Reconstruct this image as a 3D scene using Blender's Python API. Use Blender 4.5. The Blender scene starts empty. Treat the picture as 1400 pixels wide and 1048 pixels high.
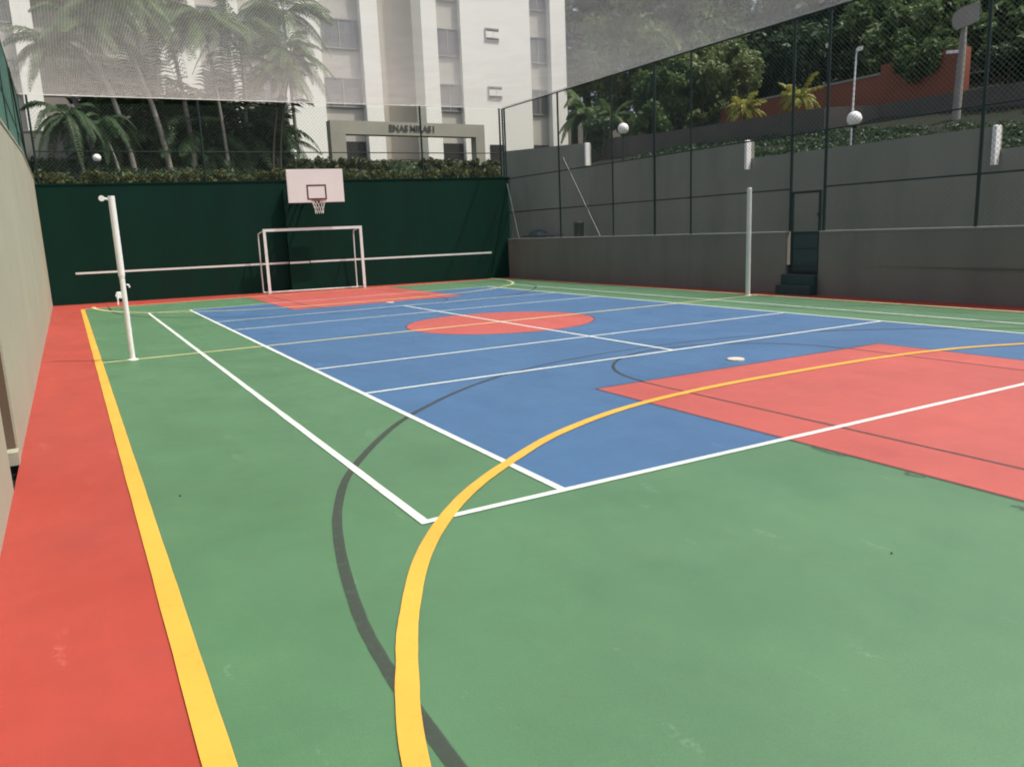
import bpy, math, random
import numpy as np
from mathutils import Vector, Matrix

random.seed(7)
rng = np.random.default_rng(7)
scene = bpy.context.scene
COL = scene.collection
PI = math.pi

# ------------------------------------------------------------------ camera
cam_d = bpy.data.cameras.new('camera')
cam = bpy.data.objects.new('camera', cam_d)
COL.objects.link(cam)
cr = Vector((0.87035877, -0.49075451, -0.04044277))
cu = Vector((0.12823507, 0.14659519, 0.98084944))
cf = Vector((0.47542757, 0.85887709, -0.19052235))
M = Matrix((cr, cu, -cf)).transposed().to_4x4()
M.translation = Vector((-6.594, -12.249, 1.576))
cam.matrix_world = M
cam_d.sensor_fit = 'HORIZONTAL'
cam_d.sensor_width = 36.0
cam_d.lens = 36.0 * 1070.07 / 1400.0
cam_d.clip_start = 0.05
cam_d.clip_end = 2000
scene.camera = cam

# ------------------------------------------------------------------ light
SUN = Vector((0.38, -0.30, 0.875)).normalized()
world = bpy.data.worlds.new('World')
scene.world = world
world.use_nodes = True
wn = world.node_tree
bg = wn.nodes['Background']
sky = wn.nodes.new('ShaderNodeTexSky')
sky.sky_type = 'NISHITA'
sky.sun_disc = False
sky.sun_elevation = math.asin(SUN.z)
sky.sun_rotation = math.atan2(SUN.x, SUN.y)
sky.air_density = 0.9
sky.dust_density = 6.0
sky.ozone_density = 0.3
wn.links.new(sky.outputs[0], bg.inputs[0])
bg.inputs[1].default_value = 0.15
sun_d = bpy.data.lights.new('sun', 'SUN')
sun_d.energy = 2.9
sun_d.angle = math.radians(0.6)
sun_d.color = (1.0, 0.955, 0.88)
sun = bpy.data.objects.new('sun', sun_d)
COL.objects.link(sun)
sun.location = (20, -30, 50)
sun.rotation_euler = (-SUN).to_track_quat('-Z', 'Y').to_euler()

scene.render.engine = 'CYCLES'
scene.view_settings.view_transform = 'Standard'
scene.view_settings.look = 'None'
scene.view_settings.exposure = 0.25
scene.view_settings.gamma = 1.0
scene.view_settings.use_curve_mapping = False
scene.cycles.use_denoising = True
scene.cycles.max_bounces = 8
scene.cycles.transparent_max_bounces = 16
scene.cycles.filter_width = 1.9


# ------------------------------------------------------------------ materials
def new_mat(name):
    m = bpy.data.materials.new(name)
    m.use_nodes = True
    nt = m.node_tree
    return m, nt, nt.nodes['Principled BSDF']


def mat(name, col, rough=0.7, spec=0.3, var=0.12, scale=1.5, fine=0.06, fscale=60.0, bump=0.0,
        bscale=80.0, metal=0.0, stain=None, stain_scale=0.6, stain_amt=0.5, alpha=1.0, stretch=None):
    """Base colour with a broad and a fine noise, an optional stain colour and optional bump."""
    m, nt, b = new_mat(name)
    N, L = nt.nodes, nt.links
    tc = N.new('ShaderNodeTexCoord')
    vec = tc.outputs['Object']
    if stretch:
        mp = N.new('ShaderNodeMapping')
        mp.inputs['Scale'].default_value = stretch
        L.new(vec, mp.inputs[0])
        vec = mp.outputs[0]
    n1 = N.new('ShaderNodeTexNoise')
    n1.inputs['Scale'].default_value = scale
    n1.inputs['Detail'].default_value = 5
    L.new(vec, n1.inputs['Vector'])
    n2 = N.new('ShaderNodeTexNoise')
    n2.inputs['Scale'].default_value = fscale
    n2.inputs['Detail'].default_value = 3
    L.new(tc.outputs['Object'], n2.inputs['Vector'])

    def rescale(sock, amt):
        mr = N.new('ShaderNodeMapRange')
        mr.inputs['From Min'].default_value = 0.25
        mr.inputs['From Max'].default_value = 0.75
        mr.inputs['To Min'].default_value = 1 - amt
        mr.inputs['To Max'].default_value = 1 + amt
        L.new(sock, mr.inputs['Value'])
        return mr.outputs[0]
    mul = N.new('ShaderNodeMath')
    mul.operation = 'MULTIPLY'
    L.new(rescale(n1.outputs['Fac'], var), mul.inputs[0])
    L.new(rescale(n2.outputs['Fac'], fine), mul.inputs[1])
    base = None
    if stain:
        n3 = N.new('ShaderNodeTexNoise')
        n3.inputs['Scale'].default_value = stain_scale
        n3.inputs['Detail'].default_value = 6
        n3.inputs['Roughness'].default_value = 0.65
        L.new(vec, n3.inputs['Vector'])
        mr = N.new('ShaderNodeMapRange')
        mr.inputs['From Min'].default_value = 0.5
        mr.inputs['From Max'].default_value = 0.72
        mr.inputs['To Max'].default_value = stain_amt
        L.new(n3.outputs['Fac'], mr.inputs['Value'])
        mx = N.new('ShaderNodeMix')
        mx.data_type = 'RGBA'
        mx.inputs['A'].default_value = (*col, 1)
        mx.inputs['B'].default_value = (*stain, 1)
        L.new(mr.outputs[0], mx.inputs['Factor'])
        base = mx.outputs['Result']
    vm = N.new('ShaderNodeVectorMath')
    vm.operation = 'SCALE'
    if base is not None:
        L.new(base, vm.inputs[0])
    else:
        vm.inputs[0].default_value = col
    L.new(mul.outputs[0], vm.inputs['Scale'])
    L.new(vm.outputs[0], b.inputs['Base Color'])
    b.inputs['Roughness'].default_value = rough
    b.inputs['Specular IOR Level'].default_value = spec
    b.inputs['Metallic'].default_value = metal
    b.inputs['Alpha'].default_value = alpha
    if bump:
        n4 = N.new('ShaderNodeTexNoise')
        n4.inputs['Scale'].default_value = bscale
        n4.inputs['Detail'].default_value = 4
        L.new(tc.outputs['Object'], n4.inputs['Vector'])
        bp = N.new('ShaderNodeBump')
        bp.inputs['Strength'].default_value = bump
        bp.inputs['Distance'].default_value = 0.01
        L.new(n4.outputs['Fac'], bp.inputs['Height'])
        L.new(bp.outputs[0], b.inputs['Normal'])
    return m


def leaf_mat(name, col, col2, trans=0.35, rough=0.5):
    m, nt, b = new_mat(name)
    N, L = nt.nodes, nt.links
    geo = N.new('ShaderNodeNewGeometry')
    mx = N.new('ShaderNodeMix')
    mx.data_type = 'RGBA'
    mx.inputs['A'].default_value = (*col, 1)
    mx.inputs['B'].default_value = (*col2, 1)
    L.new(geo.outputs['Random Per Island'], mx.inputs['Factor'])
    L.new(mx.outputs['Result'], b.inputs['Base Color'])
    b.inputs['Roughness'].default_value = rough
    b.inputs['Specular IOR Level'].default_value = 0.25
    tr = N.new('ShaderNodeBsdfTranslucent')
    L.new(mx.outputs['Result'], tr.inputs['Color'])
    ms = N.new('ShaderNodeMixShader')
    ms.inputs[0].default_value = trans
    L.new(b.outputs[0], ms.inputs[1])
    L.new(tr.outputs[0], ms.inputs[2])
    L.new(ms.outputs[0], N['Material Output'].inputs['Surface'])
    return m


MAT = {}
# painted sports floor
def floor_mat(name, col, worn):
    """acrylic court paint: broad fading, roller streaks, blotches, grit and light scuffs"""
    m, nt, b = new_mat(name)
    N, L = nt.nodes, nt.links
    tc = N.new('ShaderNodeTexCoord')

    def noise(scale, detail=4, stretch=(1, 1, 1), rough=0.55):
        mp = N.new('ShaderNodeMapping')
        mp.inputs['Scale'].default_value = stretch
        L.new(tc.outputs['Object'], mp.inputs[0])
        n = N.new('ShaderNodeTexNoise')
        n.inputs['Scale'].default_value = scale
        n.inputs['Detail'].default_value = detail
        n.inputs['Roughness'].default_value = rough
        L.new(mp.outputs[0], n.inputs['Vector'])
        return n.outputs['Fac']

    def remap(sock, a0, a1, b0, b1):
        r = N.new('ShaderNodeMapRange')
        r.inputs['From Min'].default_value, r.inputs['From Max'].default_value = a0, a1
        r.inputs['To Min'].default_value, r.inputs['To Max'].default_value = b0, b1
        L.new(sock, r.inputs['Value'])
        return r.outputs[0]

    def mul(p, q):
        x = N.new('ShaderNodeMath')
        x.operation = 'MULTIPLY'
        L.new(p, x.inputs[0])
        L.new(q, x.inputs[1])
        return x.outputs[0]
    v = remap(noise(0.33, 5), .25, .75, .90, 1.10)
    v = mul(v, remap(noise(3.2, 5, (1.0, .16, 1)), .25, .75, .95, 1.05))
    v = mul(v, remap(noise(5.0, 6, rough=.7), .3, .7, .95, 1.05))
    v = mul(v, remap(noise(170, 2), .25, .75, .87, 1.13))
    mx = N.new('ShaderNodeMix')
    mx.data_type = 'RGBA'
    mx.inputs['A'].default_value = (*col, 1)
    mx.inputs['B'].default_value = (*worn, 1)
    L.new(remap(noise(0.9, 7, rough=.68), .50, .74, 0, .7), mx.inputs['Factor'])
    mx2 = N.new('ShaderNodeMix')
    mx2.data_type = 'RGBA'
    L.new(mx.outputs['Result'], mx2.inputs['A'])
    mx2.inputs['B'].default_value = (*[min(1, c * 1.15 + .07) for c in col], 1)
    sc = mul(remap(noise(7, 3, (1, .22, 1)), .66, .72, 0, .55), remap(noise(38, 4), .45, .6, 0, 1))
    L.new(sc, mx2.inputs['Factor'])
    vm = N.new('ShaderNodeVectorMath')
    vm.operation = 'SCALE'
    L.new(mx2.outputs['Result'], vm.inputs[0])
    L.new(v, vm.inputs['Scale'])
    L.new(vm.outputs[0], b.inputs['Base Color'])
    L.new(remap(noise(1.3, 5), .3, .7, .54, .70), b.inputs['Roughness'])
    b.inputs['Specular IOR Level'].default_value = 0.95
    bp = N.new('ShaderNodeBump')
    bp.inputs['Strength'].default_value = 0.22
    bp.inputs['Distance'].default_value = 0.004
    L.new(noise(240, 3), bp.inputs['Height'])
    L.new(bp.outputs[0], b.inputs['Normal'])
    return m


def line_mat(name, col, alpha, wear=0.35):
    """line paint with worn specks that let the floor show"""
    m, nt, b = new_mat(name)
    N, L = nt.nodes, nt.links
    tc = N.new('ShaderNodeTexCoord')
    n1 = N.new('ShaderNodeTexNoise')
    n1.inputs['Scale'].default_value = 22
    n1.inputs['Detail'].default_value = 6
    n1.inputs['Roughness'].default_value = 0.7
    L.new(tc.outputs['Object'], n1.inputs['Vector'])
    r = N.new('ShaderNodeMapRange')
    r.inputs['From Min'].default_value, r.inputs['From Max'].default_value = .54, .70
    r.inputs['To Min'].default_value, r.inputs['To Max'].default_value = alpha, alpha * (1 - wear)
    L.new(n1.outputs['Fac'], r.inputs['Value'])
    L.new(r.outputs[0], b.inputs['Alpha'])
    n2 = N.new('ShaderNodeTexNoise')
    n2.inputs['Scale'].default_value = 1.7
    n2.inputs['Detail'].default_value = 5
    L.new(tc.outputs['Object'], n2.inputs['Vector'])
    r2 = N.new('ShaderNodeMapRange')
    r2.inputs['From Min'].default_value, r2.inputs['From Max'].default_value = .25, .75
    r2.inputs['To Min'].default_value, r2.inputs['To Max'].default_value = .88, 1.08
    L.new(n2.outputs['Fac'], r2.inputs['Value'])
    vm = N.new('ShaderNodeVectorMath')
    vm.operation = 'SCALE'
    vm.inputs[0].default_value = col
    L.new(r2.outputs[0], vm.inputs['Scale'])
    L.new(vm.outputs[0], b.inputs['Base Color'])
    b.inputs['Roughness'].default_value = 0.6
    b.inputs['Specular IOR Level'].default_value = 0.6
    return m


MAT['red'] = floor_mat('red_floor_paint', (0.36, 0.034, 0.017), (0.30, 0.032, 0.018))
MAT['key'] = floor_mat('key_floor_paint', (0.42, 0.070, 0.052), (0.36, 0.062, 0.046))
MAT['green'] = floor_mat('green_floor_paint', (0.058, 0.165, 0.071), (0.049, 0.144, 0.061))
MAT['blue'] = floor_mat('blue_floor_paint', (0.030, 0.110, 0.238), (0.026, 0.095, 0.212))
MAT['white_line'] = line_mat('white_line_paint', (0.70, 0.77, 0.71), 0.92)
MAT['pale_line'] = line_mat('pale_yellow_line_paint', (0.68, 0.66, 0.32), 0.92)
MAT['yellow_line'] = line_mat('yellow_line_paint', (0.72, 0.40, 0.05), 0.97, .08)
MAT['dark_line'] = line_mat('worn_black_line_paint', (0.05, 0.055, 0.05), 0.66)
MAT['faint_line'] = line_mat('faint_black_line_paint', (0.045, 0.05, 0.055), 0.40)
# walls
MAT['beige'] = mat('beige_plaster', (0.385, 0.39, 0.30), rough=0.85, var=0.07, scale=0.8, bump=0.25, bscale=35,
                   stain=(0.34, 0.335, 0.27), stain_amt=0.6, stain_scale=0.7)
MAT['dkgreen'] = mat('dark_green_wall_paint', (0.005, 0.030, 0.021), rough=0.8, spec=0.1, var=0.12, scale=0.5,
                     stain=(0.008, 0.022, 0.018), stain_amt=0.7, stain_scale=0.9, stretch=(1.6, 1.6, .22), bump=0.15, bscale=20)
MAT['grey_wall'] = mat('grey_wall_paint', (0.19, 0.18, 0.15), rough=0.85, var=0.08, scale=0.7, bump=0.2, bscale=30,
                       stain=(0.16, 0.152, 0.128), stain_amt=0.8, stain_scale=1.1, stretch=(1.8, 1.8, .4))
MAT['grey_cap'] = mat('wall_cap_paint', (0.30, 0.30, 0.27), rough=0.8)
MAT['retaining'] = mat('retaining_wall_render', (0.235, 0.245, 0.205), rough=0.9, var=0.1, scale=0.5, bump=0.3, bscale=25,
                       stain=(0.19, 0.198, 0.165), stain_amt=0.8, stain_scale=0.9, stretch=(1.5, 1.5, .3))
MAT['brown_wall'] = mat('brown_grey_render', (0.11, 0.098, 0.085), rough=0.9, var=0.18, scale=0.9, bump=0.3, bscale=20,
                        stain=(0.09, 0.085, 0.075), stain_amt=0.7, stain_scale=0.7)
MAT['orange_wall'] = mat('terracotta_render', (0.27, 0.085, 0.05), rough=0.9, var=0.12, scale=0.8, bump=0.2,
                         stain=(0.25, 0.09, 0.05), stain_amt=0.6, stain_scale=0.6)
MAT['jamb'] = mat('brown_timber', (0.13, 0.095, 0.065), rough=0.7, stretch=(8, 8, 0.6), var=0.2)
MAT['bwhite'] = mat('building_white_paint', (0.85, 0.87, 0.80), rough=0.8, var=0.03, scale=0.3, stain=(0.78, 0.77, 0.68),
                    stain_amt=0.35, stain_scale=0.25, stretch=(1, 1, 0.3))
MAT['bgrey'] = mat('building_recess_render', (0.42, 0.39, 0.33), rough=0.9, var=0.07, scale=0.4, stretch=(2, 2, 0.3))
MAT['dark_recess'] = mat('shaded_balcony_render', (0.20, 0.19, 0.17), rough=0.9, var=0.1)  # darker than the other recess render: shade of the deep bay put into the colour
MAT['spandrel'] = mat('building_spandrel_paint', (0.47, 0.46, 0.41), rough=0.85, var=0.05)
MAT['portal'] = mat('portal_concrete_paint', (0.34, 0.34, 0.28), rough=0.85, var=0.06, stain=(0.26, 0.26, 0.21), stain_amt=0.5)
MAT['glass'] = mat('curtained_window_glass', (0.14, 0.145, 0.15), rough=0.12, spec=0.6, var=0.25, scale=0.9, stretch=(3, 3, 0.4))
MAT['dark_open'] = mat('dark_interior', (0.03, 0.03, 0.028), rough=0.5)
MAT['alu'] = mat('aluminium_frame', (0.35, 0.35, 0.34), rough=0.4, metal=0.3)
MAT['letter'] = mat('sign_letter_black', (0.075, 0.075, 0.065), rough=0.5)
# metal and small things
MAT['white_metal'] = mat('white_gloss_paint', (0.78, 0.79, 0.77), rough=0.35, spec=0.45, var=0.05, stain=(0.55, 0.52, 0.46), stain_amt=0.35, stain_scale=3)
MAT['concrete'] = mat('pole_concrete', (0.30, 0.285, 0.25), rough=0.9, var=0.15)
MAT['grey_metal'] = mat('galvanised_pole', (0.62, 0.63, 0.58), rough=0.4, spec=0.45, var=0.08)
MAT['green_metal'] = mat('dark_green_tube', (0.010, 0.027, 0.023), rough=0.45, spec=0.4)
MAT['brace_metal'] = mat('grey_green_tube', (0.12, 0.145, 0.125), rough=0.45, spec=0.4)
MAT['wire'] = mat('green_coated_wire', (0.16, 0.205, 0.185), rough=0.45, spec=0.4)
MAT['teal_wire'] = mat('teal_coated_wire', (0.30, 0.54, 0.46), rough=0.5, spec=0.3)
MAT['gate_panel'] = mat('dark_teal_sheet', (0.02, 0.05, 0.048), rough=0.4, spec=0.4)
MAT['step'] = mat('dark_painted_step', (0.03, 0.055, 0.055), rough=0.6)
MAT['twine'] = mat('white_net_twine', (0.80, 0.80, 0.76), rough=0.7)
MAT['rope'] = mat('white_rope', (0.82, 0.82, 0.78), rough=0.7)
MAT['board'] = mat('backboard_white', (0.80, 0.74, 0.71), rough=0.45, var=0.03)
MAT['board_mark'] = mat('backboard_dark_red', (0.10, 0.028, 0.03), rough=0.5)
MAT['hoop'] = mat('hoop_red', (0.40, 0.08, 0.05), rough=0.4)
MAT['disc'] = mat('cream_cap', (0.62, 0.55, 0.44), rough=0.5)
MAT['tarp'] = mat('dark_blue_tarpaulin', (0.012, 0.02, 0.05), rough=0.5)
MAT['bin'] = mat('black_plastic', (0.012, 0.015, 0.014), rough=0.5)
MAT['bark'] = mat('bark', (0.085, 0.07, 0.055), rough=0.95, var=0.3, scale=3, bump=0.5, bscale=30)
MAT['palm_bark'] = mat('pale_palm_trunk', (0.21, 0.20, 0.17), rough=0.9, var=0.25, scale=2.0, stretch=(1, 1, 6))
MAT['soil'] = mat('soil_and_litter', (0.045, 0.042, 0.028), rough=1.0, var=0.35, scale=1.2, bump=0.5, bscale=8)
MAT['lawn'] = mat('dark_ground_cover', (0.012, 0.017, 0.008), rough=1.0, var=0.35, scale=1.5, bump=0.6, bscale=12)
MAT['paving'] = mat('concrete_path', (0.20, 0.19, 0.17), rough=0.9, var=0.12)
MAT['globe'] = mat('white_globe_glass', (0.85, 0.85, 0.82), rough=0.25, spec=0.5, var=0.02)
MAT['leaf_palm'] = leaf_mat('palm_leaf', (0.055, 0.115, 0.035), (0.105, 0.16, 0.05), 0.3)
MAT['leaf_palm_dark'] = leaf_mat('dark_palm_leaf', (0.026, 0.062, 0.025), (0.052, 0.095, 0.036), 0.25)
MAT['leaf_mid'] = leaf_mat('mid_green_leaf', (0.06, 0.115, 0.038), (0.125, 0.18, 0.065), 0.32)
MAT['leaf_light'] = leaf_mat('light_green_leaf', (0.10, 0.155, 0.055), (0.20, 0.24, 0.095), 0.32)
MAT['leaf_dark'] = leaf_mat('dark_green_leaf', (0.028, 0.058, 0.028), (0.06, 0.098, 0.042), 0.28)
MAT['leaf_hedge'] = leaf_mat('hedge_leaf', (0.045, 0.078, 0.022), (0.14, 0.14, 0.042), 0.25)
MAT['leaf_box'] = leaf_mat('clipped_hedge_leaf', (0.035, 0.055, 0.02), (0.085, 0.095, 0.035), 0.2)
MAT['leaf_yellow'] = leaf_mat('yellow_green_leaf', (0.16, 0.21, 0.03), (0.34, 0.30, 0.05), 0.35)


# ------------------------------------------------------------------ mesh helpers
class MB:
    """Collects faces; build() links them as one mesh object."""

    def __init__(self):
        self.v, self.f = [], []

    def add(self, vs, fs):
        o = len(self.v)
        self.v.extend([tuple(p) for p in vs])
        self.f.extend([tuple(i + o for i in q) for q in fs])
        return self

    def box(self, x0, x1, y0, y1, z0, z1):
        v = [(x, y, z) for z in (z0, z1) for y in (y0, y1) for x in (x0, x1)]
        return self.add(v, [(0, 2, 3, 1), (4, 5, 7, 6), (0, 1, 5, 4), (2, 6, 7, 3), (0, 4, 6, 2), (1, 3, 7, 5)])

    def obox(self, c, ax, ay, az):
        """box from a centre and three half-axis vectors"""
        c, ax, ay, az = map(Vector, (c, ax, ay, az))
        v = [c + ax * i + ay * j + az * k for k in (-1, 1) for j in (-1, 1) for i in (-1, 1)]
        return self.add(v, [(0, 2, 3, 1), (4, 5, 7, 6), (0, 1, 5, 4), (2, 6, 7, 3), (0, 4, 6, 2), (1, 3, 7, 5)])

    def bevbox(self, x0, x1, y0, y1, z0, z1, b=0.01):
        """box with chamfered vertical edges and top"""
        def ring(e, z):
            return [(x0 + e + b, y0 + e, z), (x1 - e - b, y0 + e, z), (x1 - e, y0 + e + b, z), (x1 - e, y1 - e - b, z),
                    (x1 - e - b, y1 - e, z), (x0 + e + b, y1 - e, z), (x0 + e, y1 - e - b, z), (x0 + e, y0 + e + b, z)]
        v = ring(0, z0) + ring(0, z1 - b) + ring(b, z1)
        f = []
        for k in range(2):
            for i in range(8):
                j = (i + 1) % 8
                f.append((k * 8 + i, k * 8 + j, k * 8 + 8 + j, k * 8 + 8 + i))
        f.append(tuple(range(16, 24)))
        f.append(tuple(range(7, -1, -1)))
        return self.add(v, f)

    def tube(self, pts, r, n=6, caps=True):
        pts = [Vector(p) for p in pts]
        rs = r if isinstance(r, (list, tuple)) else [r] * len(pts)
        t0 = (pts[1] - pts[0]).normalized()
        ref = Vector((0, 0, 1)) if abs(t0.z) < 0.9 else Vector((1, 0, 0))
        vs, fs = [], []
        a = t0.cross(ref).normalized()
        for i, p in enumerate(pts):
            t = (pts[min(i + 1, len(pts) - 1)] - pts[max(i - 1, 0)]).normalized()
            a = (a - t * a.dot(t)).normalized()
            b = t.cross(a)
            for k in range(n):
                th = 2 * PI * k / n
                vs.append(p + (a * math.cos(th) + b * math.sin(th)) * rs[i])
        for i in range(len(pts) - 1):
            for k in range(n):
                k2 = (k + 1) % n
                fs.append((i * n + k, i * n + k2, (i + 1) * n + k2, (i + 1) * n + k))
        if caps:
            fs.append(tuple(range(n - 1, -1, -1)))
            fs.append(tuple((len(pts) - 1) * n + k for k in range(n)))
        return self.add(vs, fs)

    def sphere(self, c, r, nu=16, nv=10, sz=1.0):
        vs, fs = [], []
        for j in range(nv + 1):
            ph = PI * j / nv
            for i in range(nu):
                th = 2 * PI * i / nu
                vs.append((c[0] + r * math.sin(ph) * math.cos(th), c[1] + r * math.sin(ph) * math.sin(th), c[2] + sz * r * math.cos(ph)))
        for j in range(nv):
            for i in range(nu):
                i2 = (i + 1) % nu
                fs.append((j * nu + i, (j + 1) * nu + i, (j + 1) * nu + i2, j * nu + i2))
        return self.add(vs, fs)

    def lathe(self, c, prof, n=16):
        vs, fs = [], []
        for (r, z) in prof:
            for i in range(n):
                th = 2 * PI * i / n
                vs.append((c[0] + r * math.cos(th), c[1] + r * math.sin(th), c[2] + z))
        for j in range(len(prof) - 1):
            for i in range(n):
                i2 = (i + 1) % n
                fs.append((j * n + i, j * n + i2, (j + 1) * n + i2, (j + 1) * n + i))
        fs.append(tuple((len(prof) - 1) * n + i for i in range(n)))
        fs.append(tuple(range(n - 1, -1, -1)))
        return self.add(vs, fs)

    def build(self, name, m, parent=None, smooth=False):
        me = bpy.data.meshes.new(name)
        me.from_pydata(self.v, [], self.f)
        me.materials.append(MAT[m] if isinstance(m, str) else m)
        if smooth:
            me.polygons.foreach_set('use_smooth', [True] * len(me.polygons))
        me.update()
        o = bpy.data.objects.new(name, me)
        COL.objects.link(o)
        if parent is not None:
            o.parent = parent
        return o


def tag(o, label=None, cat=None, group=None, kind=None):
    if label:
        o['label'] = label
    if cat:
        o['category'] = cat
    if group:
        o['group'] = group
    if kind:
        o['kind'] = kind
    return o


def thing(name, label, cat, loc=(0, 0, 0), group=None):
    o = bpy.data.objects.new(name, None)
    COL.objects.link(o)
    o.empty_display_size = 0.2
    o.location = loc
    return tag(o, label, cat, group)


def child_local(o, parent):
    """mesh was built in world space: keep it there under a moved Empty"""
    o.parent = parent
    o.matrix_parent_inverse = Matrix.Translation(-Vector(parent.location))
    return o


# ------------------------------------------------------------------ ground and court
g = MB().add([(-500, -500, -0.12), (500, -500, -0.12), (500, 500, -0.12), (-500, 500, -0.12)], [(0, 1, 2, 3)]).build('ground', 'soil')
tag(g, kind='structure')


def wall_y(x):                      # front face of the green end wall
    return 13.9 + (x + 7.1) * (-2.1 / 14.2)


court = MB().add([(-7.1, -15, 0), (7.2, -15, 0), (7.2, wall_y(7.2), 0), (-7.1, wall_y(-7.1), 0)], [(0, 1, 2, 3)]).build('court_floor', 'red')
tag(court, kind='structure')
tag(court, label='sports court floor with orange red painted border')


LZ = 0.36                         # paint layers lie about a millimetre apart


def sheet(name, pts, z, m):
    return MB().add([(x, y, z * LZ) for x, y in pts], [tuple(range(len(pts)))]).build(name, m, court)


def rect(name, x0, x1, y0, y1, z, m):
    """painted strip or field; strips get slightly uneven hand-rolled edges"""
    w, h = x1 - x0, y1 - y0
    if min(w, h) > 0.5:
        return sheet(name, [(x0, y0), (x1, y0), (x1, y1), (x0, y1)], z, m)
    n = max(2, int(max(w, h) / 0.22))
    vs, fs = [], []
    for i in range(n + 1):
        t = i / n
        j0, j1 = random.gauss(0, .001), random.gauss(0, .001)
        if h > w:
            vs += [(x0 + j0, y0 + h * t, z * LZ), (x1 + j1, y0 + h * t, z * LZ)]
        else:
            vs += [(x0 + w * t, y1 + j0, z * LZ), (x0 + w * t, y0 + j1, z * LZ)]
        if i:
            k = 2 * i
            fs.append((k - 2, k - 1, k + 1, k))
    return MB().add(vs, fs).build(name, m, court)


def spline(pts, n=8):
    out = []
    P = [Vector((*p, 0)) for p in pts]
    for i in range(len(P) - 1):
        a, b, c, d = P[max(i - 1, 0)], P[i], P[i + 1], P[min(i + 2, len(P) - 1)]
        for k in range(n):
            t = k / n
            out.append(0.5 * ((2 * b) + (c - a) * t + (2 * a - 5 * b + 4 * c - d) * t * t + (3 * b - a - 3 * c + d) * t ** 3))
    out.append(P[-1])
    return [(p.x, p.y) for p in out]


def band(name, pts, w, z, m):
    vs, fs = [], []
    for i, p in enumerate(pts):
        a, b = Vector(pts[max(i - 1, 0)]), Vector(pts[min(i + 1, len(pts) - 1)])
        t = (b - a).normalized()
        nn = Vector((-t.y, t.x)) * (w / 2 + random.gauss(0, .0008))
        vs += [(p[0] + nn.x, p[1] + nn.y, z * LZ), (p[0] - nn.x, p[1] - nn.y, z * LZ)]
        if i:
            k = 2 * i
            fs.append((k - 2, k - 1, k + 1, k))
    return MB().add(vs, fs).build(name, m, court)


E1, E2 = -12.0, 11.45
D, S, B, V, T, R0 = 5.04, 4.115, 8.37, 4.62, 2.75, 1.67
rect('green_field', -6.34, 6.36, E1, E2, 0.004, 'green')
rect('blue_field', -S, S, -B, B, 0.008, 'blue')
KW = 2.17
rect('key_area', -KW, KW, E1 - 0.05, -5.97, 0.012, 'key')
rect('key_area', -KW, KW, 5.97, E2 + 0.05, 0.012, 'key')
sheet('centre_circle', [(R0 * math.cos(2 * PI * i / 64), R0 * math.sin(2 * PI * i / 64)) for i in range(64)], 0.012, 'key')
# black basketball lines
ring = [(R0 * math.cos(2 * PI * i / 64), R0 * math.sin(2 * PI * i / 64)) for i in range(65)]
band('circle_outline', ring, 0.03, 0.0155, 'faint_line')
arc = [(-5.765, -12.0), (-5.765, -10.9), (-5.765, -10.2), (-5.75, -9.7), (-5.70, -9.2), (-5.55, -8.45), (-5.35, -7.78), (-5.03, -7.09), (-4.36, -6.13),
       (-3.72, -5.50), (-3.13, -5.04), (-2.6, -4.72)]
arc_in = [(-2.6, -4.72), (-1.8, -4.40), (-0.9, -4.22), (0, -4.16), (0.9, -4.22), (1.8, -4.40), (2.6, -4.72)]
yel = [(-6.12, -12.0), (-6.06, -11.2), (-5.87, -10.25), (-5.66, -9.65), (-5.49, -9.27), (-5.25, -8.83), (-4.95, -8.42), (-4.58, -8.03), (-4.11, -7.66),
       (-3.40, -7.20), (-2.45, -6.83), (-1.34, -6.65), (0.0, -6.61)]
ft = [(1.57 * math.cos(PI * i / 24), -5.97 + 1.57 * math.sin(PI * i / 24)) for i in range(25)]
for sy in (1, -1):
    fl_ = lambda P: [(x, y * sy) for x, y in P]
    mx_ = lambda P: [(-x, y) for x, y in P]
    band('three_point_line', spline(fl_(arc)), 0.055, 0.016, 'dark_line')
    band('three_point_line', spline(fl_(mx_(arc))), 0.055, 0.016, 'dark_line')
    band('three_point_line', spline(fl_(arc_in)), 0.05, 0.016, 'faint_line')
    band('free_throw_arc', fl_(ft), 0.04, 0.0165, 'faint_line' if sy < 0 else 'dark_line')
    for sx in (-1, 1):
        band('lane_line', [(sx * 1.6, sy * -5.95), (sx * 1.6, sy * -12.0)] if sy > 0 else [(sx * 1.6, 5.95), (sx * 1.6, 11.4)], 0.035, 0.0165, 'dark_line')
        band('key_outline', [(sx * KW, -sy * 5.97), (sx * KW, -sy * (12.0 if sy > 0 else 11.4))], 0.035, 0.0168, 'faint_line')
    band('key_outline', [(-KW, -sy * 5.97), (KW, -sy * 5.97)], 0.035, 0.0172, 'faint_line')
    full = spline(fl_(yel) + fl_(mx_(yel))[::-1][1:])
    band('penalty_arc', full, 0.085, 0.026, 'yellow_line' if sy > 0 else 'pale_line')
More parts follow.
